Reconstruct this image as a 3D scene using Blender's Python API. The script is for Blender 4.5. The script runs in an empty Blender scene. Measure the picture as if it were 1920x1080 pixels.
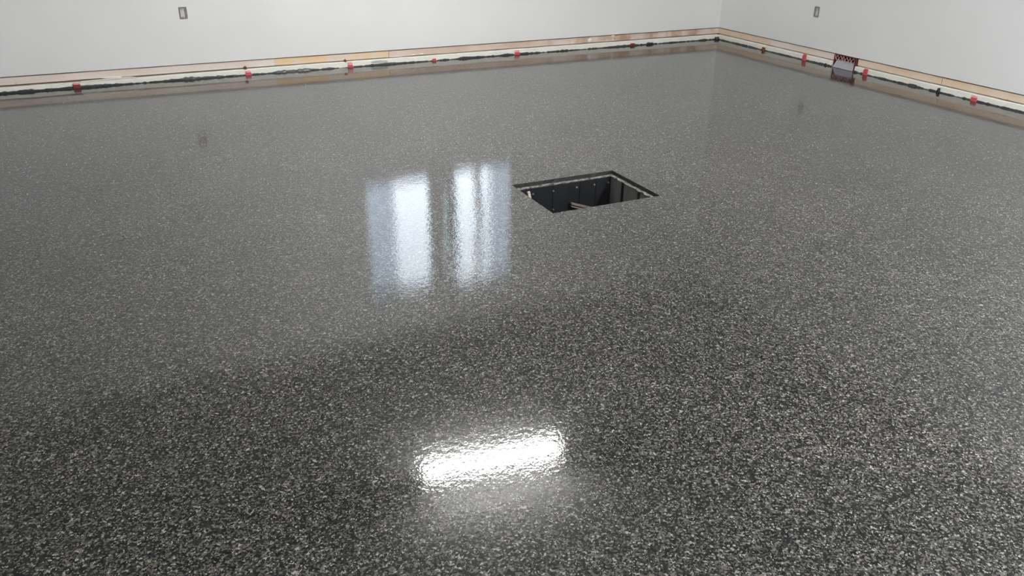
import bpy, bmesh, math, random
from mathutils import Matrix, Vector, noise

scene = bpy.context.scene
COL = scene.collection

# ------------------------------------------------------------------ camera, world, exposure
cam = bpy.data.cameras.new('camera')
cam.sensor_fit = 'HORIZONTAL'
cam.sensor_width = 36.0
cam.lens = 36.0 * 1542.045 / 1920.0
cam.clip_start = 0.02
cam_o = bpy.data.objects.new('camera', cam)
R_, U_, F_ = Vector((0.90105, -0.43359, 0.0107)), Vector((0.1806, 0.39749, 0.89966)), Vector((0.39434, 0.8087, -0.43646))
m = Matrix.Identity(4)
for i in range(3):
    m[i][0], m[i][1], m[i][2] = R_[i], U_[i], -F_[i]
m[2][3] = 1.5
cam_o.matrix_world = m
COL.objects.link(cam_o)
scene.camera = cam_o

world = bpy.data.worlds.new('sky')
scene.world = world
world.use_nodes = True
bg = world.node_tree.nodes['Background']
bg.inputs['Color'].default_value = (0.82, 0.91, 1.0, 1)      # bright overcast daylight
bg.inputs['Strength'].default_value = 7.0

TUBE = 500.0       # radiance of the ceiling tubes
vs = scene.view_settings
scene.display_settings.display_device = 'sRGB'
vs.view_transform = 'Standard'
vs.look = 'None'
vs.gamma = 1.0
vs.use_curve_mapping = False
vs.exposure = -0.13

# ------------------------------------------------------------------ dimensions (metres)
CX, CY, H = 6.266, 7.627, 2.925            # right wall plane, left wall plane, ceiling height
X0, Y0 = -3.2, -3.2                       # the two sides behind the camera
GAP, MID = 0.1266, 0.0555                 # drywall stops here; white strip ends here
PX0, PX1, PY0, PY1 = 1.930, 2.593, 3.486, 3.977   # the pit

# ------------------------------------------------------------------ helpers
def lin(r, g, b):
    f = lambda c: (c / 255) / 12.92 if c / 255 <= 0.04045 else ((c / 255 + 0.055) / 1.055) ** 2.4
    return (f(r), f(g), f(b), 1.0)

class Nodes:
    def __init__(s, name):
        s.m = bpy.data.materials.new(name); s.m.use_nodes = True
        s.t = s.m.node_tree; s.b = s.t.nodes['Principled BSDF']; s.out = s.t.nodes['Material Output']
    def n(s, typ, **kw):
        nd = s.t.nodes.new(typ)
        for k, v in kw.items(): setattr(nd, k, v)
        return nd
    def l(s, a, b): s.t.links.new(a, b)
    def coord(s, scale=(1, 1, 1)):
        tc = s.n('ShaderNodeTexCoord'); mp = s.n('ShaderNodeMapping')
        mp.inputs['Scale'].default_value = scale
        s.l(tc.outputs['Object'], mp.inputs['Vector']); return mp.outputs['Vector']
    def noise(s, vec, scale, detail=2.0, rough=0.5):
        nd = s.n('ShaderNodeTexNoise'); nd.inputs['Scale'].default_value = scale
        nd.inputs['Detail'].default_value = detail; nd.inputs['Roughness'].default_value = rough
        s.l(vec, nd.inputs['Vector']); return nd.outputs['Fac']
    def ramp(s, fac, stops, mode='LINEAR'):
        r = s.n('ShaderNodeValToRGB'); cr = r.color_ramp; cr.interpolation = mode
        while len(cr.elements) < len(stops): cr.elements.new(0.5)
        for e, (p, c) in zip(cr.elements, stops): e.position = p; e.color = c
        s.l(fac, r.inputs['Fac']); return r.outputs['Color']
    def mix(s, fac, a, b, blend='MIX'):
        x = s.n('ShaderNodeMix', data_type='RGBA', blend_type=blend)
        for sock, v in ((x.inputs[0], fac), (x.inputs[6], a), (x.inputs[7], b)):
            if isinstance(v, (int, float, tuple)): sock.default_value = v
            else: s.l(v, sock)
        return x.outputs[2]
    def bump(s, h, strength, dist):
        bn = s.n('ShaderNodeBump'); bn.inputs['Strength'].default_value = strength
        bn.inputs['Distance'].default_value = dist; s.l(h, bn.inputs['Height']); return bn.outputs['Normal']

def simple(name, col, rough=0.5, metal=0.0, var=0.12, scale=40.0, bump=0.0, spec=0.5):
    k = Nodes(name); v = k.coord(); f = k.noise(v, scale, 3)
    d = tuple(c * (1 - var) for c in col[:3]) + (1,); u = tuple(min(1, c * (1 + var)) for c in col[:3]) + (1,)
    k.l(k.ramp(f, [(0.3, d), (0.7, u)]), k.b.inputs['Base Color'])
    k.b.inputs['Roughness'].default_value = rough; k.b.inputs['Metallic'].default_value = metal
    k.b.inputs['Specular IOR Level'].default_value = spec
    if bump: k.l(k.bump(f, 0.5, bump), k.b.inputs['Normal'])
    return k.m

# ------------------------------------------------------------------ materials
def floor_material():
    k = Nodes('flake_epoxy'); b = k.b
    v = k.coord()
    # chips lie in two layers of irregular cells
    dist = k.n('ShaderNodeTexNoise'); dist.inputs['Scale'].default_value = 160; dist.inputs['Detail'].default_value = 1
    k.l(v, dist.inputs['Vector'])
    warp = k.n('ShaderNodeVectorMath', operation='MULTIPLY_ADD')
    k.l(dist.outputs['Color'], warp.inputs[0]); warp.inputs[1].default_value = (0.006, 0.006, 0.0)
    k.l(v, warp.inputs[2])
    def cells(scale):
        vo = k.n('ShaderNodeTexVoronoi', voronoi_dimensions='2D'); vo.inputs['Scale'].default_value = scale
        k.l(warp.outputs[0], vo.inputs['Vector']); return vo
    c1, c2 = cells(148.0), cells(270.0)
    sep = k.n('ShaderNodeSeparateColor'); k.l(c1.outputs['Color'], sep.inputs[0])
    sep2 = k.n('ShaderNodeSeparateColor'); k.l(c2.outputs['Color'], sep2.inputs[0])
    black, char, grey, tan, white = FLK
    big = k.ramp(sep.outputs[0], [(0.0, black), (0.30, char), (0.58, grey), (0.80, tan), (0.945, white)], 'CONSTANT')
    small = k.ramp(sep2.outputs[1], [(0.0, black), (0.34, char), (0.60, grey), (0.81, tan), (0.94, white)], 'CONSTANT')
    pick = k.n('ShaderNodeMath', operation='GREATER_THAN'); k.l(sep2.outputs[0], pick.inputs[0]); pick.inputs[1].default_value = 0.55
    col = k.mix(pick.outputs[0], big, small)
    # the broadcast is a little denser here and there
    big_n = k.noise(v, 1.1, 3)
    col = k.mix(1.0, col, k.ramp(big_n, [(0.3, (0.82, 0.82, 0.82, 1)), (0.7, (1.12, 1.1, 1.06, 1))]), 'MULTIPLY')
    k.l(col, b.inputs['Base Color'])
    b.inputs['Roughness'].default_value = 0.06
    b.inputs['IOR'].default_value = 1.5
    # orange peel of the clear coat over the chips
    n1 = k.noise(v, 42.0, 2.0, 0.5); n2 = k.noise(v, 130.0, 1.0, 0.5); n3 = k.noise(v, 6.0, 1.0)
    s1 = k.n('ShaderNodeMath', operation='MULTIPLY_ADD'); k.l(n2, s1.inputs[0]); s1.inputs[1].default_value = 0.42; k.l(n1, s1.inputs[2])
    s2 = k.n('ShaderNodeMath', operation='MULTIPLY_ADD'); k.l(n3, s2.inputs[0]); s2.inputs[1].default_value = 1.2; k.l(s1.outputs[0], s2.inputs[2])
    k.l(k.bump(s2.outputs[0], 1.0, 0.0003), b.inputs['Normal'])
    return k.m

FLK = (lin(19, 19, 21), lin(41, 41, 41), lin(74, 73, 71), lin(96, 93, 88), lin(136, 135, 131))

def wall_material():
    k = Nodes('white_wall_paint'); v = k.coord(); f = k.noise(v, 2.0, 3); p = k.noise(v, 260.0, 2)
    k.l(k.ramp(f, [(0.3, (0.79, 0.79, 0.785, 1)), (0.7, (0.82, 0.82, 0.815, 1))]), k.b.inputs['Base Color'])
    k.b.inputs['Roughness'].default_value = 0.55
    k.b.inputs['Specular IOR Level'].default_value = 0.3
    k.l(k.bump(p, 0.25, 0.0006), k.b.inputs['Normal'])
    return k.m

def wood_material(name, base, alt, dark, sx, contrast=(0.35, 0.65)):
    """Raw framing lumber: long fine grain, blotchy tone along the board, a few knots."""
    k = Nodes(name); v = k.coord((sx, sx, 1.0))
    blotch = k.noise(v, 2.6, 3, 0.6)
    grain = k.noise(k.coord((2.0, 2.0, 160.0)), 1.0, 4, 0.6)
    vo = k.n('ShaderNodeTexVoronoi'); vo.inputs['Scale'].default_value = 4.2; k.l(k.coord((1.0, 1.0, 1.6)), vo.inputs['Vector'])
    knot = k.ramp(vo.outputs['Distance'], [(0.035, (1, 1, 1, 1)), (0.075, (0, 0, 0, 1))])
    c = k.mix(k.ramp(blotch, [(contrast[0], (0, 0, 0, 1)), (contrast[1], (1, 1, 1, 1))]), base, alt)
    c = k.mix(k.ramp(grain, [(0.35, (0.22, 0.22, 0.22, 1)), (0.6, (0, 0, 0, 1))]), c, dark)
    c = k.mix(knot, c, dark)
    k.l(c, k.b.inputs['Base Color']); k.b.inputs['Roughness'].default_value = 0.65
    k.l(k.bump(grain, 0.3, 0.001), k.b.inputs['Normal'])
    return k.m

M = {}
M['floor'] = floor_material()
M['wall'] = wall_material()
M['ceiling'] = simple('ceiling_paint', (0.80, 0.80, 0.79, 1), 0.8, var=0.02, scale=3)
M['dark_gap'] = simple('gap_shade_brown', lin(140, 98, 76), 0.9, var=0.25, scale=20)  # brown that paints in the shadow line of the wall joints
M['wood_pale'] = wood_material('pale_lumber', lin(236, 226, 217), lin(230, 215, 204), lin(190, 166, 148), 1.0)
M['wood_yellow'] = wood_material('yellow_lumber', lin(228, 212, 198), lin(234, 206, 166), lin(190, 155, 120), 1.6, (0.5, 0.57))
M['wood_pink'] = wood_material('pinkish_lumber', lin(224, 206, 192), lin(206, 182, 164), lin(170, 140, 120), 1.0)
M['wood_mottled'] = wood_material('mottled_lumber', lin(226, 212, 200), lin(186, 154, 128), lin(150, 116, 92), 1.5, (0.42, 0.58))
M['wood_warm'] = wood_material('warm_lumber', lin(232, 214, 194), lin(226, 200, 172), lin(196, 164, 134), 1.2)
M['white_strip'] = simple('white_sill_strip', lin(234, 232, 222), 0.5, var=0.05, scale=14, bump=0.002)
M['mud'] = simple('joint_compound', lin(238, 232, 226), 0.7, var=0.03, scale=60, bump=0.002)
M['coat_edge'] = simple('dark_coating', lin(44, 50, 50), 0.35, var=0.5, scale=28, bump=0.003)
M['red'] = simple('red_plastic', lin(192, 78, 86), 0.4, var=0.12, scale=60)
M['maroon'] = simple('maroon_plastic', lin(120, 42, 50), 0.4, var=0.2, scale=60)
M['pink'] = simple('pale_pink_plastic', lin(226, 160, 162), 0.45, var=0.1, scale=60)
M['rust'] = simple('rusty_steel', lin(122, 78, 62), 0.6, metal=0.3, var=0.25, scale=90)
M['box_grey'] = simple('grey_box_steel', lin(150, 146, 142), 0.5, metal=0.1, var=0.15, scale=60)
M['box_back'] = simple('paint_flecked_box_back', lin(214, 208, 204), 0.6, var=0.05, scale=60)
M['rim'] = simple('black_cut_edge', lin(27, 28, 29), 0.6, var=0.5, scale=40, bump=0.004)
M['pit_black'] = simple('black_pit_liner', lin(28, 29, 32), 0.45, var=0.15, scale=14)
M['pit_grey'] = simple('grey_pit_liner', lin(112, 113, 111), 0.5, var=0.12, scale=14)
M['ledge'] = simple('dusty_ledge', lin(104, 102, 99), 0.85, var=0.85, scale=55, bump=0.004)
M['stick'] = simple('pale_stick_wood', lin(190, 180, 160), 0.7, var=0.2, scale=30)
M['brace'] = simple('grimy_brace_wood', lin(128, 120, 106), 0.8, var=0.3, scale=30)
M['steel'] = simple('bright_steel', lin(200, 200, 200), 0.35, metal=0.8, var=0.1, scale=60)
M['plate'] = simple('grey_sheet_metal', lin(172, 170, 178), 0.45, metal=0.15, var=0.06, scale=25)
M['mesh_red'] = simple('dark_red_lath', lin(92, 40, 42), 0.6, var=0.35, scale=50)
M['lath'] = simple('pinkish_lath', lin(190, 142, 138), 0.7, var=0.45, scale=45)
M['vinyl'] = simple('white_vinyl', lin(235, 235, 233), 0.4, var=0.02)
M['fixture'] = simple('white_enamel', lin(235, 235, 235), 0.4, var=0.02)
M['bark'] = simple('tree_bark', lin(120, 116, 112), 0.9, var=0.3, scale=12, bump=0.02)
M['siding'] = simple('blue_grey_siding', lin(200, 203, 212), 0.8, var=0.05, scale=3)
M['lawn'] = simple('lawn', lin(96, 110, 76), 0.95, var=0.3, scale=6)

def tube_material(strength=TUBE, tint=(1.0, 0.99, 0.975, 1)):
    k = Nodes('lit_tube'); e = k.n('ShaderNodeEmission'); e.inputs['Color'].default_value = tint
    e.inputs['Strength'].default_value = strength; k.l(e.outputs[0], k.out.inputs['Surface']); return k.m
M['tube'] = tube_material(); M['tube_fill'] = tube_material(TUBE * 3.3, (0.96, 0.985, 1.0, 1))  # boosted cool emission is for the added right-hand fill tube

def glass_material():
    k = Nodes('window_glass'); tr = k.n('ShaderNodeBsdfTransparent'); gl = k.n('ShaderNodeBsdfGlossy')
    gl.inputs['Roughness'].default_value = 0.02; fr = k.n('ShaderNodeFresnel'); fr.inputs['IOR'].default_value = 1.45
    mx = k.n('ShaderNodeMixShader'); k.l(fr.outputs[0], mx.inputs[0]); k.l(tr.outputs[0], mx.inputs[1]); k.l(gl.outputs[0], mx.inputs[2])
    k.l(mx.outputs[0], k.out.inputs['Surface']); return k.m
M['glass'] = glass_material()

# ------------------------------------------------------------------ mesh helpers
def box(bm, lo, hi, mi=0):
    vs_ = [bm.verts.new((x, y, z)) for x in (lo[0], hi[0]) for y in (lo[1], hi[1]) for z in (lo[2], hi[2])]
    for q in ((0, 1, 3, 2), (4, 6, 7, 5), (0, 4, 5, 1), (2, 3, 7, 6), (0, 2, 6, 4), (1, 5, 7, 3)):
        f = bm.faces.new([vs_[i] for i in q]); f.material_index = mi
    return vs_

def cyl(bm, a, b, r, n=12, r2=None):
    a, b = Vector(a), Vector(b); d = (b - a).normalized()
    s = d.orthogonal().normalized(); t = d.cross(s); r2 = r if r2 is None else r2
    va = [bm.verts.new(a + (s * math.cos(w) + t * math.sin(w)) * r) for w in (2 * math.pi * i / n for i in range(n))]
    vb = [bm.verts.new(b + (s * math.cos(w) + t * math.sin(w)) * r2) for w in (2 * math.pi * i / n for i in range(n))]
    for i in range(n): bm.faces.new((va[i], va[(i + 1) % n], vb[(i + 1) % n], vb[i]))
    bm.faces.new(va[::-1]); bm.faces.new(vb)

def bar(bm, a, b, w, d):
    """square bar from a to b, w x d in section"""
    a, b = Vector(a), Vector(b); u = (b - a).normalized()
    s = u.cross(Vector((0, 1, 0))); s = s.normalized() if s.length > 1e-4 else Vector((1, 0, 0)); t = u.cross(s)
    q = [(-w, -d), (w, -d), (w, d), (-w, d)]
    va = [bm.verts.new(a + s * i / 2 + t * j / 2) for i, j in q]; vb = [bm.verts.new(b + s * i / 2 + t * j / 2) for i, j in q]
    for i in range(4): bm.faces.new((va[i], va[(i + 1) % 4], vb[(i + 1) % 4], vb[i]))
    bm.faces.new(va[::-1]); bm.faces.new(vb)

def obj(name, bm, mats, parent=None, bevel=0.0, smooth=False):
    bmesh.ops.recalc_face_normals(bm, faces=bm.faces)
    me = bpy.data.meshes.new(name); bm.to_mesh(me); bm.free()
    for x in (mats if isinstance(mats, (list, tuple)) else [mats]): me.materials.append(x)
    if smooth:
        for p in me.polygons: p.use_smooth = True
    o = bpy.data.objects.new(name, me); COL.objects.link(o)
    if parent is not None: o.parent = parent
    if bevel:
        bv = o.modifiers.new('bevel', 'BEVEL'); bv.width = bevel; bv.segments = 2
    return o

def struct(name, bm, mats, label=None, **kw):
    o = obj(name, bm, mats, **kw); o['kind'] = 'structure'
    if label: o['label'] = label
    return o

def empty(name, loc, rz=0.0):
    o = bpy.data.objects.new(name, None); COL.objects.link(o); o.location = loc; o.rotation_euler = (0, 0, rz)
    o.empty_display_size = 0.05
    return o

def thing(name, label, cat, loc, rz=0.0, group=None):
    o = empty(name, loc, rz); o['label'] = label; o['category'] = cat
    if group: o['group'] = group
    return o

def B(lo, hi):
    bm = bmesh.new(); box(bm, lo, hi); return bm

def slab(bm, u0, u1, z0, z1, front, back, holes, along):
    """wall slab with rectangular holes (u0,u1,z0,z1); along = 'x' or 'y'; front/back are the plane coordinates"""
    us = sorted({u0, u1, *[h[0] for h in holes], *[h[1] for h in holes]}); zs = sorted({z0, z1, *[h[2] for h in holes], *[h[3] for h in holes]})
    P = (lambda u, d, z: (u, d, z)) if along == 'x' else (lambda u, d, z: (d, u, z))
    nu, nz = len(us) - 1, len(zs) - 1
    def solid(i, j):
        if not (0 <= i < nu and 0 <= j < nz): return False
        cu, cz = (us[i] + us[i + 1]) / 2, (zs[j] + zs[j + 1]) / 2
        return not any(h[0] < cu < h[1] and h[2] < cz < h[3] for h in holes)
    V = {}
    def v(i, d, j):
        if (i, d, j) not in V: V[(i, d, j)] = bm.verts.new(P(us[i], d, zs[j]))
        return V[(i, d, j)]
    for i in range(nu):
        for j in range(nz):
            if not solid(i, j): continue
            for d in (front, back): bm.faces.new((v(i, d, j), v(i + 1, d, j), v(i + 1, d, j + 1), v(i, d, j + 1)))
            if not solid(i - 1, j): bm.faces.new((v(i, front, j), v(i, back, j), v(i, back, j + 1), v(i, front, j + 1)))
            if not solid(i + 1, j): bm.faces.new((v(i + 1, front, j), v(i + 1, back, j), v(i + 1, back, j + 1), v(i + 1, front, j + 1)))
            if not solid(i, j - 1): bm.faces.new((v(i, front, j), v(i + 1, front, j), v(i + 1, back, j), v(i, back, j)))
            if not solid(i, j + 1): bm.faces.new((v(i, front, j + 1), v(i + 1, front, j + 1), v(i + 1, back, j + 1), v(i, back, j + 1)))

# ------------------------------------------------------------------ setting: floor with the pit opening
def build_floor():
    bm = bmesh.new()
    xs = [X0 - 0.15, PX0, PX1, CX + 0.15]; ys = [Y0 - 0.15, PY0, PY1, CY + 0.15]
    V = [[bm.verts.new((x, y, 0)) for y in ys] for x in xs]
    for i in range(3):
        for j in range(3):
            if (i, j) != (1, 1): bm.faces.new((V[i][j], V[i + 1][j], V[i + 1][j + 1], V[i][j + 1]))
    # ragged saw-cut edge of the slab round the opening, 22 mm deep, in the dark coating
    random.seed(4)
    top = []; n = 26
    ring = [((PX0, PY0), (PX1, PY0)), ((PX1, PY0), (PX1, PY1)), ((PX1, PY1), (PX0, PY1)), ((PX0, PY1), (PX0, PY0))]
    for a, b in ring:
        for i in range(n):
            t = i / n; top.append((a[0] + (b[0] - a[0]) * t, a[1] + (b[1] - a[1]) * t, i == 0))
    vt = [bm.verts.new((x, y, 0.0)) for x, y, c in top]; vb = []
    for x, y, c in top:
        e = 0.0 if c else random.uniform(0.0, 0.006)
        sx = 1 if abs(x - PX1) < 1e-6 else (-1 if abs(x - PX0) < 1e-6 else 0); sy = 1 if abs(y - PY1) < 1e-6 else (-1 if abs(y - PY0) < 1e-6 else 0)
        vb.append(bm.verts.new((x - sx * e, y - sy * e, -0.022)))
    for i in range(len(vt)):
        f = bm.faces.new((vt[i], vt[(i + 1) % len(vt)], vb[(i + 1) % len(vt)], vb[i])); f.material_index = 1
    return struct('floor', bm, [M['floor'], M['rim']], 'glossy black and grey flake epoxy floor with square opening')
build_floor()

# ------------------------------------------------------------------ walls and ceiling
WIN = [(2.08, 2.80, 1.17, 2.44), (2.90, 3.74, 1.14, 2.50)]      # the two sashes above the photographed strip of wall
BOXL = (0.618, 0.672, 0.499, 0.586)
BOXR = (6.180, 6.240, 0.418, 0.508)
g = 0.004
bm = bmesh.new()
slab(bm, X0 - 0.15, CX + 0.15, GAP, H, CY, CY + 0.14, WIN + [(BOXL[0] - g, BOXL[1] + g, BOXL[2] - g, BOXL[3] + g)], 'x')
struct('wall_left', bm, M['wall'], 'white painted drywall ending short of the floor')
bm = bmesh.new()
slab(bm, Y0 - 0.15, CY, GAP, H, CX, CX + 0.14, [(BOXR[0] - g, BOXR[1] + g, BOXR[2] - g, BOXR[3] + g)], 'y')
struct('wall_right', bm, M['wall'], 'white painted drywall to the right of the room corner')
struct('wall_back', B((X0 - 0.15, Y0 - 0.15, 0), (CX + 0.15, Y0, H)), M['wall'], 'white wall behind the viewer')
struct('wall_front', B((X0 - 0.15, Y0, 0), (X0, CY + 0.14, H)), M['wall'], 'white wall at the unseen end of the room')
struct('ceiling', B((X0 - 0.15, Y0 - 0.15, H), (CX + 0.15, CY + 0.15, H + 0.1)), M['ceiling'], 'white flat ceiling')
# brown strips behind the lumber, painted as the shadow in the joints
struct('trim_3', B((X0, CY + 0.05, 0), (CX + 0.1, CY + 0.10, GAP)), M['dark_gap'], 'brown strip painted as shade in the joint under the left drywall')
bm = bmesh.new(); slab(bm, Y0, CY + 0.05, 0, GAP, CX + 0.05, CX + 0.10, [(5.614, 5.896, 0, GAP)], 'y')
struct('trim_4', bm, M['dark_gap'], 'brown strip painted as shade in the joint under the right drywall')

# ------------------------------------------------------------------ baseboards: raw lumber in the gap
def board(parent, along, u0, u1, z0, z1, mat, seed):
    """one length of lumber with slightly uneven edges"""
    random.seed(seed); bm = bmesh.new(); n = max(6, int((u1 - u0) / 0.25)); rows = []
    for i in range(n + 1):
        u = u0 + (u1 - u0) * i / n; a, b = random.uniform(-1, 1) * 0.0012, random.uniform(-1, 1) * 0.0012
        fr, bk = 0.012 + random.uniform(-1, 1) * 0.001, 0.048
        pts = [(fr, z0 + a), (fr, z1 + b), (bk, z1 + b), (bk, z0 + a)]
        rows.append([bm.verts.new((u, CY + d, z) if along == 'x' else (CX + d, u, z)) for d, z in pts])
    for i in range(n):
        for j in range(4): bm.faces.new((rows[i][j], rows[i][(j + 1) % 4], rows[i + 1][(j + 1) % 4], rows[i + 1][j]))
    bm.faces.new(rows[0]); bm.faces.new(rows[-1][::-1])
    return obj('board', bm, mat, parent)

def baseboard(name, label):
    o = empty(name, (0, 0, 0)); o['kind'] = 'structure'; o['label'] = label; return o
bl = baseboard('baseboard_left', 'bare lumber strip between drywall and white strip on the left wall')
ZB0, ZB1 = 0.0605, 0.1175
board(bl, 'x', X0, 1.345, ZB0, ZB1, M['wood_pale'], 1)
board(bl, 'x', 1.346, 2.403, ZB0, ZB1, M['wood_yellow'], 2)
board(bl, 'x', 2.407, 4.10, ZB0, ZB1, M['wood_pink'], 3)
board(bl, 'x', 4.101, CX + 0.045, ZB0, ZB1, M['wood_mottled'], 4)
br = baseboard('baseboard_right', 'bare lumber strip between drywall and white strip on the right wall')
board(br, 'y', 6.792, CY + 0.01, ZB0, ZB1, M['wood_warm'], 5)
board(br, 'y', 5.900, 6.790, ZB0, ZB1, M['wood_pale'], 6)
board(br, 'y', 4.702, 5.610, ZB0, ZB1, M['wood_warm'], 7)
board(br, 'y', Y0, 4.698, ZB0, ZB1, M['wood_warm'], 8)
# smears of joint compound on the boards
def mud(x, z, w, h, seed):
    random.seed(seed); bm = bmesh.new(); n = 12
    pf = [(x + w / 2 * math.cos(t) * random.uniform(.75, 1.15), z + h / 2 * math.sin(t) * random.uniform(.75, 1.15)) for t in (2 * math.pi * i / n for i in range(n))]
    a = [bm.verts.new((px, CY + 0.012, pz)) for px, pz in pf]; c = bm.verts.new((x, CY + 0.004, z))
    b = [bm.verts.new((x + (px - x) * .8, CY + 0.005, z + (pz - z) * .8)) for px, pz in pf]
    for i in range(n):
        bm.faces.new((a[i], a[(i + 1) % n], b[(i + 1) % n], b[i])); bm.faces.new((b[i], b[(i + 1) % n], c))
    o = obj('compound_smear', bm, M['mud'], bl, smooth=True)
mud(4.597, 0.085, 0.055, 0.05, 1); mud(4.88, 0.113, 0.045, 0.028, 2); mud(0.02, 0.060, 0.16, 0.016, 3)
mud(2.645, 0.066, 0.05, 0.014, 4); mud(2.73, 0.068, 0.05, 0.012, 5); mud(2.47, 0.062, 0.14, 0.010, 6)

# ------------------------------------------------------------------ white strip on the slab edge, with the dark coating run up it
def strip(name, along, u0, u1, label, seed, holes=(), left=False):
    root = empty(name, (0, 0, 0)); root['kind'] = 'structure'; root['label'] = label
    segs = []; a = u0
    for h0, h1 in holes: segs.append((a, h0)); a = h1
    segs.append((a, u1))
    P = (lambda u, d, z: (u, CY + d, z)) if along == 'x' else (lambda u, d, z: (CX + d, u, z))
    for s0, s1 in segs:
        bm = bmesh.new(); n = max(8, int((s1 - s0) / 0.05)); rows = []
        for i in range(n + 1):
            u = s0 + (s1 - s0) * i / n; w = noise.noise(Vector((u * 5, seed, 0))); w2 = noise.noise(Vector((u * 16, seed, 3)))
            top = MID - 0.003 - (0.006 * min(1.0, max(0.0, (1.6 - u) / 1.6)) if left else 0.0) + 0.0025 * w + 0.0012 * w2; out = -0.010 + 0.002 * w2
            pts = [(out - 0.002, 0), (out - 0.001, 0.03), (out, top - 0.006), (out + 0.006, top), (0.047, top), (0.047, 0)]
            rows.append([bm.verts.new(P(u, d, z)) for d, z in pts])
        for i in range(n):
            for j in range(6): bm.faces.new((rows[i][j], rows[i][(j + 1) % 6], rows[i + 1][(j + 1) % 6], rows[i + 1][j]))
        bm.faces.new(rows[0]); bm.faces.new(rows[-1][::-1])
        obj('white_strip', bm, M['white_strip'], root)
        # ragged edge of the floor coating
        bm = bmesh.new(); n = max(20, int((s1 - s0) / 0.012)); rows = []
        for i in range(n + 1):
            u = s0 + (s1 - s0) * i / n
            hh = 0.0105 + 0.011 * noise.noise(Vector((u * 2.3, seed, 9))) + 0.009 * noise.noise(Vector((u * 9, seed, 5))) + 0.007 * noise.noise(Vector((u * 37, seed, 7)))
            if left: hh += 0.004 * max(0.0, 1.0 - max(0.0, u) / 3.0)
            hh = max(0.0012, hh); out = -0.0145
            pts = [(out - 0.008, 0.0), (out - 0.0015, hh * 0.5), (out + 0.001, hh), (-0.006, hh * 0.98), (-0.006, 0)]
            rows.append([bm.verts.new(P(u, d, z)) for d, z in pts])
        for i in range(n):
            for j in range(5): bm.faces.new((rows[i][j], rows[i][(j + 1) % 5], rows[i + 1][(j + 1) % 5], rows[i + 1][j]))
        bm.faces.new(rows[0]); bm.faces.new(rows[-1][::-1])
        obj('coating_edge', bm, M['coat_edge'], root)
    return root
t1 = strip('trim_1', 'x', X0, CX + 0.0, 'white strip along the foot of the left wall, dark coating run up it', 1.0, left=True)
strip('trim_2', 'y', Y0, CY - 0.01, 'white strip along the foot of the right wall, dark coating run up it', 2.0, holes=[(5.614, 5.896)])
# loose sliver of the strip, lifted over the board near the first red clip
bm = bmesh.new(); bar(bm, (-0.22, CY - 0.014, 0.050), (0.16, CY - 0.014, 0.057), 0.009, 0.004); bar(bm, (0.16, CY - 0.014, 0.057), (0.20, CY - 0.014, 0.050), 0.008, 0.004)
obj('loose_sliver', bm, M['white_strip'], t1, bevel=0.001)
# bare grey patch where the strip is broken away
bm = bmesh.new(); random.seed(8); n = 14
pf = [(2.30 + 0.10 * math.cos(t) * random.uniform(.8, 1.1), 0.030 + 0.014 * math.sin(t) * random.uniform(.8, 1.1)) for t in (2 * math.pi * i / n for i in range(n))]
va = [bm.verts.new((x, CY - 0.0145, z)) for x, z in pf]; vb = [bm.verts.new((x, CY - 0.008, z)) for x, z in pf]
bm.faces.new(va)
for i in range(n): bm.faces.new((va[i], va[(i + 1) % n], vb[(i + 1) % n], vb[i]))
obj('bare_patch', bm, simple('bare_concrete', lin(186, 184, 178), 0.8, var=0.1, scale=50), t1)

# ------------------------------------------------------------------ electrical boxes in the walls
def outlet(loc, rz, w, h, label):
    t = thing('outlet_box', label, 'outlet box', loc, rz)
    k = 0.008
    bm = bmesh.new()
    box(bm, (-w / 2, -0.003, -h / 2), (-w / 2 + k, 0.05, h / 2)); box(bm, (w / 2 - k, -0.003, -h / 2), (w / 2, 0.05, h / 2))
    box(bm, (-w / 2 + k, -0.003, -h / 2), (w / 2 - k, 0.05, -h / 2 + k)); box(bm, (-w / 2 + k, -0.003, h / 2 - k), (w / 2 - k, 0.05, h / 2))
    obj('box_frame', bm, M['box_grey'], t, bevel=0.001)
    obj('back_plate', B((-w / 2 + k, 0.012, -h / 2 + k), (w / 2 - k, 0.05, h / 2 - k)), M['box_back'], t)
    for s in (-1, 1):
        bm = bmesh.new(); box(bm, (-0.006, -0.001, s * (h / 2 - k - 0.004) - 0.005), (0.006, 0.012, s * (h / 2 - k - 0.004) + 0.005)); e = obj('screw_ear', bm, M['box_back'], t, bevel=0.001)
        bm = bmesh.new(); cyl(bm, (0, -0.002, s * (h / 2 - k - 0.004)), (0, 0.002, s * (h / 2 - k - 0.004)), 0.0022, 8); obj('screw', bm, M['box_grey'], e)
    # shadow gap left in the cut-out
    bm = bmesh.new(); slab(bm, -w / 2 - g, w / 2 + g, -h / 2 - g, h / 2 + g, 0.03, 0.045, [(-w / 2, w / 2, -h / 2, h / 2)], 'x')
    obj('cutout_backing', bm, M['box_grey'], t)
    return t
outlet(((BOXL[0] + BOXL[1]) / 2, CY, (BOXL[2] + BOXL[3]) / 2), 0, BOXL[1] - BOXL[0], BOXL[3] - BOXL[2], 'open grey outlet box without cover set in the left wall')
outlet((CX, (BOXR[0] + BOXR[1]) / 2, (BOXR[2] + BOXR[3]) / 2), -math.pi / 2, BOXR[1] - BOXR[0], BOXR[3] - BOXR[2], 'open grey outlet box without cover set in the right wall')

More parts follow.
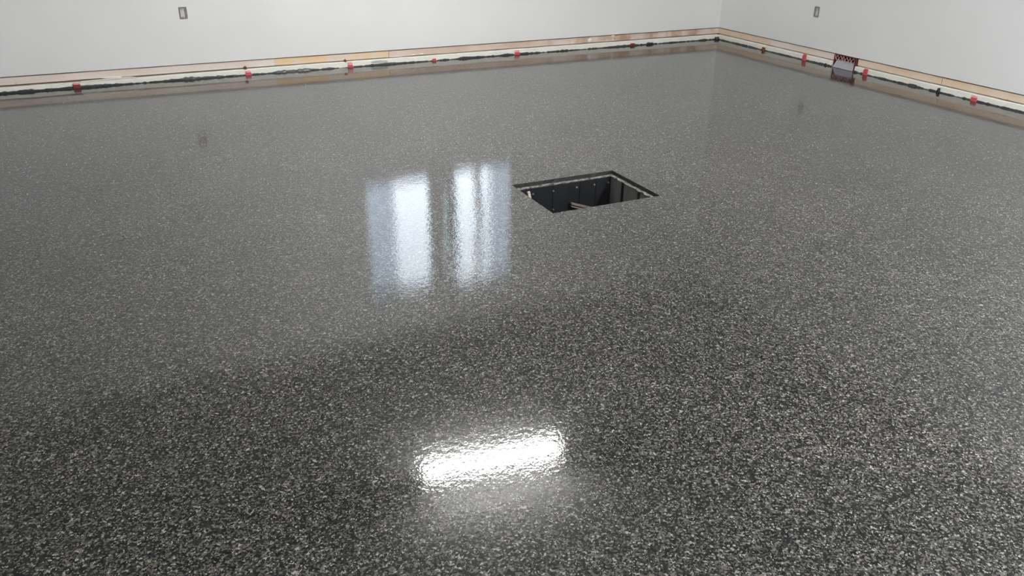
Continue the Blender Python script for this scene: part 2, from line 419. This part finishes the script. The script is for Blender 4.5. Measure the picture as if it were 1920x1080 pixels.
# ------------------------------------------------------------------ red clips and dark lumps along the foot of the walls
OUT = -0.0155
def clip(loc, rz, label, w, h, body, tab=None, tab_h=0.02, head=None, z0=0.0, group=None):
    t = thing('floor_clip', label, 'clip', loc, rz, group)
    bm = bmesh.new(); box(bm, (-w / 2, OUT - 0.014, z0), (w / 2, OUT + 0.004, h))
    box(bm, (-w / 2 - 0.004, OUT - 0.017, z0), (w / 2 + 0.004, OUT + 0.002, z0 + 0.006))
    obj('clip_body', bm, body, t, bevel=0.003)
    if tab is not None:
        bm = bmesh.new(); box(bm, (-w * 0.45, OUT - 0.008, h - 0.002), (w * 0.45, OUT + 0.006, h + tab_h))
        obj('clip_tab', bm, tab, t, bevel=0.003)
    if head is not None:
        bm = bmesh.new(); cyl(bm, (head[0], 0.011, head[1]), (head[0], -0.012, head[1]), head[2], 10, head[2] * 0.8)
        obj('nail_head', bm, M['rust'], t, bevel=0.001)
    return t
RZ = -math.pi / 2
clip((-0.255, CY, 0), 0, 'dark red clip at the left wall foot, leftmost of the row', 0.055, 0.030, M['maroon'], M['pink'], 0.012)
clip((1.105, CY, 0), 0, 'red clip with brown nail head above, second from left along left wall', 0.045, 0.024, M['red'], M['pink'], 0.014, (-0.018, 0.060, 0.016))
clip((2.022, CY, 0), 0, 'red clip with tall pale pink tab under the yellowish board', 0.046, 0.022, M['red'], M['pink'], 0.026, (-0.040, 0.058, 0.014))
clip((2.847, CY, 0), 0, 'small red clip low on the dark edge under the pinkish board', 0.034, 0.022, M['red'])
clip((3.736, CY, 0), 0, 'red clip with pink tab, fifth from left along the left wall', 0.052, 0.024, M['red'], M['pink'], 0.02)
clip((5.113, CY, 0), 0, 'dark maroon clip near the room corner end of the left wall', 0.05, 0.026, M['maroon'])
clip((CX, 6.842, 0), RZ, 'brown clip at the right wall, nearest the room corner', 0.036, 0.034, M['rust'], M['white_strip'], 0.012)
clip((CX, 6.251, 0), RZ, 'tall red clip to the left of the vent opening', 0.040, 0.046, M['red'], M['red'], 0.012)
clip((CX, 5.475, 0), RZ, 'red clip just right of the vent opening', 0.042, 0.042, M['red'], M['red'], 0.012)
clip((CX, 4.352, 0), RZ, 'red clip with pink top near the right edge of the photo', 0.046, 0.028, M['red'], M['pink'], 0.014)

def lump(loc, label, sx, sy, sz, seed):
    bm = bmesh.new(); bmesh.ops.create_icosphere(bm, subdivisions=3, radius=1.0)
    for v in bm.verts:
        k_ = 0.85 + 0.6 * noise.noise(v.co * 2.1 + Vector((seed * 7.1, 0, 0)))
        v.co = Vector((v.co.x * sx * k_, v.co.y * sy * k_, max(0.0, (v.co.z * 0.75 + 0.55) * sz * k_)))
    o = obj('coating_lump', bm, M['coat_edge'], smooth=True)
    o.location = loc; o['label'] = label; o['category'] = 'coating lump'
    return o
lump((5.338, CY - 0.016, 0), 'dark lump of coating on the left wall foot, beside the maroon clip', 0.042, 0.012, 0.019, 1)
lump((CX - 0.03, CY - 0.03, 0), 'dark lump of coating in the room corner', 0.034, 0.03, 0.024, 2)
lump((CX - 0.016, 5.966, 0), 'small dark lump of coating beside the vent opening, left side', 0.010, 0.020, 0.016, 3)
lump((CX - 0.016, 4.691, 0), 'dark lump of coating under the board joint on the right wall', 0.010, 0.018, 0.028, 4)
lump((CX - 0.016, 5.590, 0), 'small dark lump of coating at the right foot of the vent opening', 0.010, 0.022, 0.013, 5)

# ------------------------------------------------------------------ vent opening in the right baseboard
def vent():
    y0, y1 = 5.614, 5.896; w = y1 - y0
    t = thing('wall_vent', 'low vent opening with dark red lath and grey metal plate in right baseboard', 'vent', (CX, (y0 + y1) / 2, 0), RZ)
    h = GAP - 0.001; a = w / 2 - 0.001
    bm = bmesh.new()
    box(bm, (-a, 0.002, 0), (-a + 0.010, 0.12, h)); box(bm, (a - 0.020, -0.006, 0), (a, 0.12, h)); box(bm, (-a + 0.010, 0.002, h - 0.012), (a - 0.014, 0.12, h)); box(bm, (-a + 0.010, 0.11, 0), (a - 0.014, 0.12, h - 0.012))
    obj('vent_frame', bm, M['mesh_red'], t, bevel=0.001)
    # grey plate leaning in the lower half
    bm = bmesh.new(); xs0, xs1 = -a + 0.014, a - 0.022
    v8 = [bm.verts.new(p) for p in ((xs0, -0.012, 0.002), (xs1, -0.012, 0.002), (xs1 - 0.002, 0.012, 0.070), (xs0 + 0.020, 0.012, 0.074), (xs0, -0.006, 0.002), (xs1, -0.006, 0.002), (xs1 - 0.002, 0.018, 0.070), (xs0 + 0.020, 0.018, 0.074))]
    for q in ((0, 1, 2, 3), (4, 7, 6, 5), (0, 4, 5, 1), (1, 5, 6, 2), (2, 6, 7, 3), (3, 7, 4, 0)): bm.faces.new([v8[i] for i in q])
    obj('metal_plate', bm, M['plate'], t, bevel=0.001)
    # lath: crossing bent strands
    random.seed(11)
    for i in range(7):
        x = -a + 0.02 + (2 * a - 0.05) * i / 6
        for s in (-1, 1):
            bm = bmesh.new(); d = 0.022 * s; yy = 0.008 + 0.004 * s + random.uniform(-.003, .003)
            p = [(x - d, yy, 0.066), (x + random.uniform(-.006, .006), yy - 0.004, 0.090), (x + d, yy, 0.114)]
            p = [(max(-a + 0.012, min(a - 0.024, q[0])), q[1], q[2]) for q in p]
            for q0, q1 in zip(p, p[1:]): bar(bm, q0, q1, random.uniform(0.004, 0.009), 0.003)
            obj('lath_strand', bm, M['lath'], t)
vent()

# ------------------------------------------------------------------ the pit in the floor
def pit():
    t = thing('floor_pit', 'open rectangular pit with black liner walls sunk in the flake floor', 'floor pit', ((PX0 + PX1) / 2, (PY0 + PY1) / 2, 0))
    c = Vector(((PX0 + PX1) / 2, (PY0 + PY1) / 2, 0)); hx, hy = (PX1 - PX0) / 2, (PY1 - PY0) / 2
    L = 0.021; zt, zb = -0.022, -0.40
    def ledge(a, b, inward, seed):
        """rough-edged shelf that carried the grate"""
        random.seed(seed); bm = bmesh.new(); n = 22; rows = []
        a, b, q = Vector(a), Vector(b), Vector(inward)
        for i in range(n + 1):
            p = a.lerp(b, i / n); k_ = L + random.uniform(-0.003, 0.002); z1 = zt + random.uniform(-0.003, 0.003)
            rows.append([bm.verts.new(v) for v in (p - q * 0.01 + Vector((0, 0, zt)), p + q * (k_ - 0.006) + Vector((0, 0, z1)), p + q * k_ + Vector((0, 0, z1 - 0.004)), p + q * (k_ - 0.004) + Vector((0, 0, zt - 0.011)), p - q * 0.01 + Vector((0, 0, zt - 0.011)))])
        for i in range(n):
            for j in range(5): bm.faces.new((rows[i][j], rows[i][(j + 1) % 5], rows[i + 1][(j + 1) % 5], rows[i + 1][j]))
        bm.faces.new(rows[0]); bm.faces.new(rows[-1][::-1]); obj('ledge', bm, M['ledge'], t)
    ledge((-hx, hy, 0), (hx, hy, 0), (0, -1, 0), 1); ledge((hx, hy, 0), (hx, -hy, 0), (-1, 0, 0), 2)
    ledge((hx, -hy, 0), (-hx, -hy, 0), (0, 1, 0), 3); ledge((-hx, -hy, 0), (-hx, hy, 0), (1, 0, 0), 4)
    ix, iy = hx - L + 0.006, hy - L + 0.006
    zw = zt - 0.009
    # far and near sides: four liner panels each with an open seam
    e = [-ix, -0.075, 0.105, 0.215, ix]
    for a, b in zip(e, e[1:]):
        for s in (1, -1):
            lo, hi = sorted((s * iy, s * (iy + 0.012)))
            obj('liner_panel', B((a + 0.0012, lo, zb), (b - 0.0012, hi, zw)), M['pit_black'], t, bevel=0.001)
    # right and left sides: three panels with dark battens between them
    f = [-iy, -0.070, 0.098, iy]
    for i, (a, b) in enumerate(zip(f, f[1:])):
        for s in (1, -1):
            lo, hi = sorted((s * ix, s * (ix + 0.012)))
            o = obj('liner_panel', B((lo, a + 0.0012, zb), (hi, b - 0.0012, zw)), M['pit_grey'] if s > 0 else M['pit_black'], t, bevel=0.001)
            if s > 0: o['label'] = 'dark grey liner panel on the right side'
    for yb in (-0.070, 0.098):
        for s in (1, -1):
            lo, hi = sorted((s * (ix - 0.004), s * ix)); obj('batten', B((lo, yb - 0.010, zb), (hi, yb + 0.010, zw)), M['pit_black'], t)
    bm = bmesh.new(); o_ = 0.06
    for lo, hi in (((-ix - o_, iy + 0.0125, zb - 0.02), (ix + o_, iy + o_, -0.036)), ((-ix - o_, -iy - o_, zb - 0.02), (ix + o_, -iy - 0.0125, -0.036)),
                   ((-ix - o_, -iy - 0.0125, zb - 0.02), (-ix - 0.0125, iy + 0.0125, -0.036)), ((ix + 0.0125, -iy - 0.0125, zb - 0.02), (ix + o_, iy + 0.0125, -0.036))): box(bm, lo, hi)
    obj('pit_shell', bm, M['pit_black'], t)
    obj('pit_bottom', B((-ix, -iy, zb - 0.02), (ix, iy, zb)), M['pit_black'], t)
    for x in (2.058, 2.189, 2.345, 2.465, 2.560):
        bm = bmesh.new(); cyl(bm, (x - c.x, iy + 0.001, -0.066), (x - c.x, iy - 0.004, -0.066), 0.0055, 8); o = obj('screw', bm, M['steel'], t); o['label'] = 'bright steel screw'
    bm = bmesh.new(); cyl(bm, (2.194 - c.x, iy + 0.001, -0.18), (2.194 - c.x, iy - 0.004, -0.18), 0.004, 8); o = obj('screw', bm, M['steel'], t); o['label'] = 'bright steel screw'
    for dz, w_ in ((0.0, 0.010), (-0.017, 0.007)):
        bm = bmesh.new(); bar(bm, (2.300 - c.x, iy - 0.02, -0.152 + dz), (ix, iy - 0.02, -0.252 + dz), w_, 0.02)
        o = obj('brace', bm, M['brace'], t); o['label'] = 'pale slanted brace low on the far side'
pit()
def slat(name, label, a, b, w, d):
    a, b = Vector(a), Vector(b); bm = bmesh.new(); bar(bm, (0, 0, 0), b - a, w, d)
    o = obj(name, bm, M['stick'], bevel=0.001); o.location = a; o['label'] = label; o['category'] = 'stick'; return o
slat('wooden_stick', 'pale stick leaning in the left corner of the floor pit', (2.08, 3.90, -0.392), (2.010, 3.925, -0.034), 0.016, 0.012)

# ------------------------------------------------------------------ windows (above the photographed strip, seen in the floor's reflection)
for i, (a, b, z0, z1) in enumerate(WIN):
    w = empty('window_%d' % (i + 1), (0, 0, 0)); w['kind'] = 'structure'; w['label'] = ('left' if i == 0 else 'right') + ' sash of the double window mirrored in the floor'
    k = 0.025; bm = bmesh.new(); slab(bm, a, b, z0, z1, CY + 0.05, CY + 0.10, [(a + k, b - k, z0 + k, z1 - k)], 'x'); obj('window_frame', bm, M['vinyl'], w)
    obj('pane', B((a + k, CY + 0.072, z0 + k), (b - k, CY + 0.076, z1 - k)), M['glass'], w)
    bm = bmesh.new(); box(bm, (a - 0.03, CY - 0.012, z0 - 0.02), (b + 0.03, CY + 0.05, z0)); obj('window_sill', bm, M['vinyl'], w)

# ------------------------------------------------------------------ ceiling light, plus added fill tubes
LZ = 2.84                                  # the fixtures hang a little below the ceiling
def light(loc, rz, label, L=1.15, tube='tube'):
    t = thing('ceiling_light', label, 'ceiling light', loc, rz)
    bm = bmesh.new(); v = [(-0.022, 0), (0.022, 0), (0.034, -0.035), (-0.034, -0.035)]
    r0 = [bm.verts.new((-L / 2 - 0.03, y, z)) for y, z in v]; r1 = [bm.verts.new((L / 2 + 0.03, y, z)) for y, z in v]
    for j in range(4): bm.faces.new((r0[j], r0[(j + 1) % 4], r1[(j + 1) % 4], r1[j]))
    bm.faces.new(r0); bm.faces.new(r1[::-1]); obj('light_housing', bm, M['fixture'], t)
    for y in (0.0,):
        bm = bmesh.new(); cyl(bm, (-L / 2, y, -0.058), (L / 2, y, -0.058), 0.018, 16); obj('tube', bm, M[tube], t, smooth=True)
    for s in (-1, 1):
        obj('socket', B((s * (L / 2 + 0.012) - 0.010, -0.026, -0.080), (s * (L / 2 + 0.012) + 0.010, 0.026, -0.033)), M['fixture'], t)
        bm = bmesh.new(); cyl(bm, (s * L * 0.4, 0, -0.002), (s * L * 0.4, 0, H - LZ), 0.004, 6); obj('hanging_rod', bm, M['fixture'], t)
    return t
light((2.30, 5.05, LZ), -0.15, 'single tube ceiling light mirrored in the near floor')
light((4.0, 0.2, LZ), math.pi / 2, 'added unseen fill tube beside the viewer, right', tube='tube_fill')  # added fill to brighten the right wall, no known fixture here
light((1.2, -1.8, LZ), 0.0, 'added unseen fill tube behind the viewer')  # invented weak fill from behind the viewer

# ------------------------------------------------------------------ outside the window: trunks and houses added to streak its reflection
o = obj('ground', B((-30, CY + 0.5, -0.5), (40, 60, -0.3)), M['lawn']); o['kind'] = 'structure'; o['label'] = 'lawn outside the windows'
def trunk(x, y, r, h, label, lean=0.0):  # added upright that blocks a band of sky in the mirrored window
    bm = bmesh.new(); n = 7
    for i in range(n):
        cyl(bm, (lean * i / n + 0.04 * math.sin(i * 1.7), 0, h * i / n), (lean * (i + 1) / n + 0.04 * math.sin((i + 1) * 1.7), 0, h * (i + 1) / n), r * (1 - 0.06 * i), 10, r * (1 - 0.06 * (i + 1)))
    o = obj('added_trunk', bm, M['bark'], smooth=True); o.location = (x, y, -0.3); o['label'] = label; o['category'] = 'tree'
trunk(5.46, 14.0, 0.16, 7.5, 'thick grey tree trunk added outside to streak the window reflection')
trunk(6.02, 14.0, 0.085, 7.0, 'thin grey tree trunk added outside to streak the window reflection', 0.05)
def house(x0, x1, y0, y1, h, label):  # added block that gives the mirrored window its dimmer bands
    t = empty('house', ((x0 + x1) / 2, y0, -0.3)); t['kind'] = 'structure'; t['label'] = label; w = x1 - x0; d = y1 - y0; n = int(h / 0.2)
    obj('house_wall', B((-w / 2, 0.02, 0), (w / 2, d, h)), M['siding'], t)
    for i in range(n): obj('plank', B((-w / 2, 0.0, i * h / n), (w / 2, 0.022, (i + 1) * h / n - 0.012)), M['siding'], t)
    bm = bmesh.new(); v = [bm.verts.new(p) for x in (-w / 2 - .3, w / 2 + .3) for p in ((x, -.4, h), (x, d + .4, h), (x, d / 2, h + 1.6))]
    for q in ((0, 1, 2), (3, 5, 4), (0, 3, 4, 1), (1, 4, 5, 2), (2, 5, 3, 0)): bm.faces.new([v[i] for i in q])
    obj('roof', bm, M['bark'], t)
house(-3.0, 4.42, 14.2, 20.0, 6.4, 'blue grey house added outside to dim the left of the window view')
house(9.0, 14.5, 14.2, 20.0, 9.5, 'blue grey house added outside to dim the right of the window view')
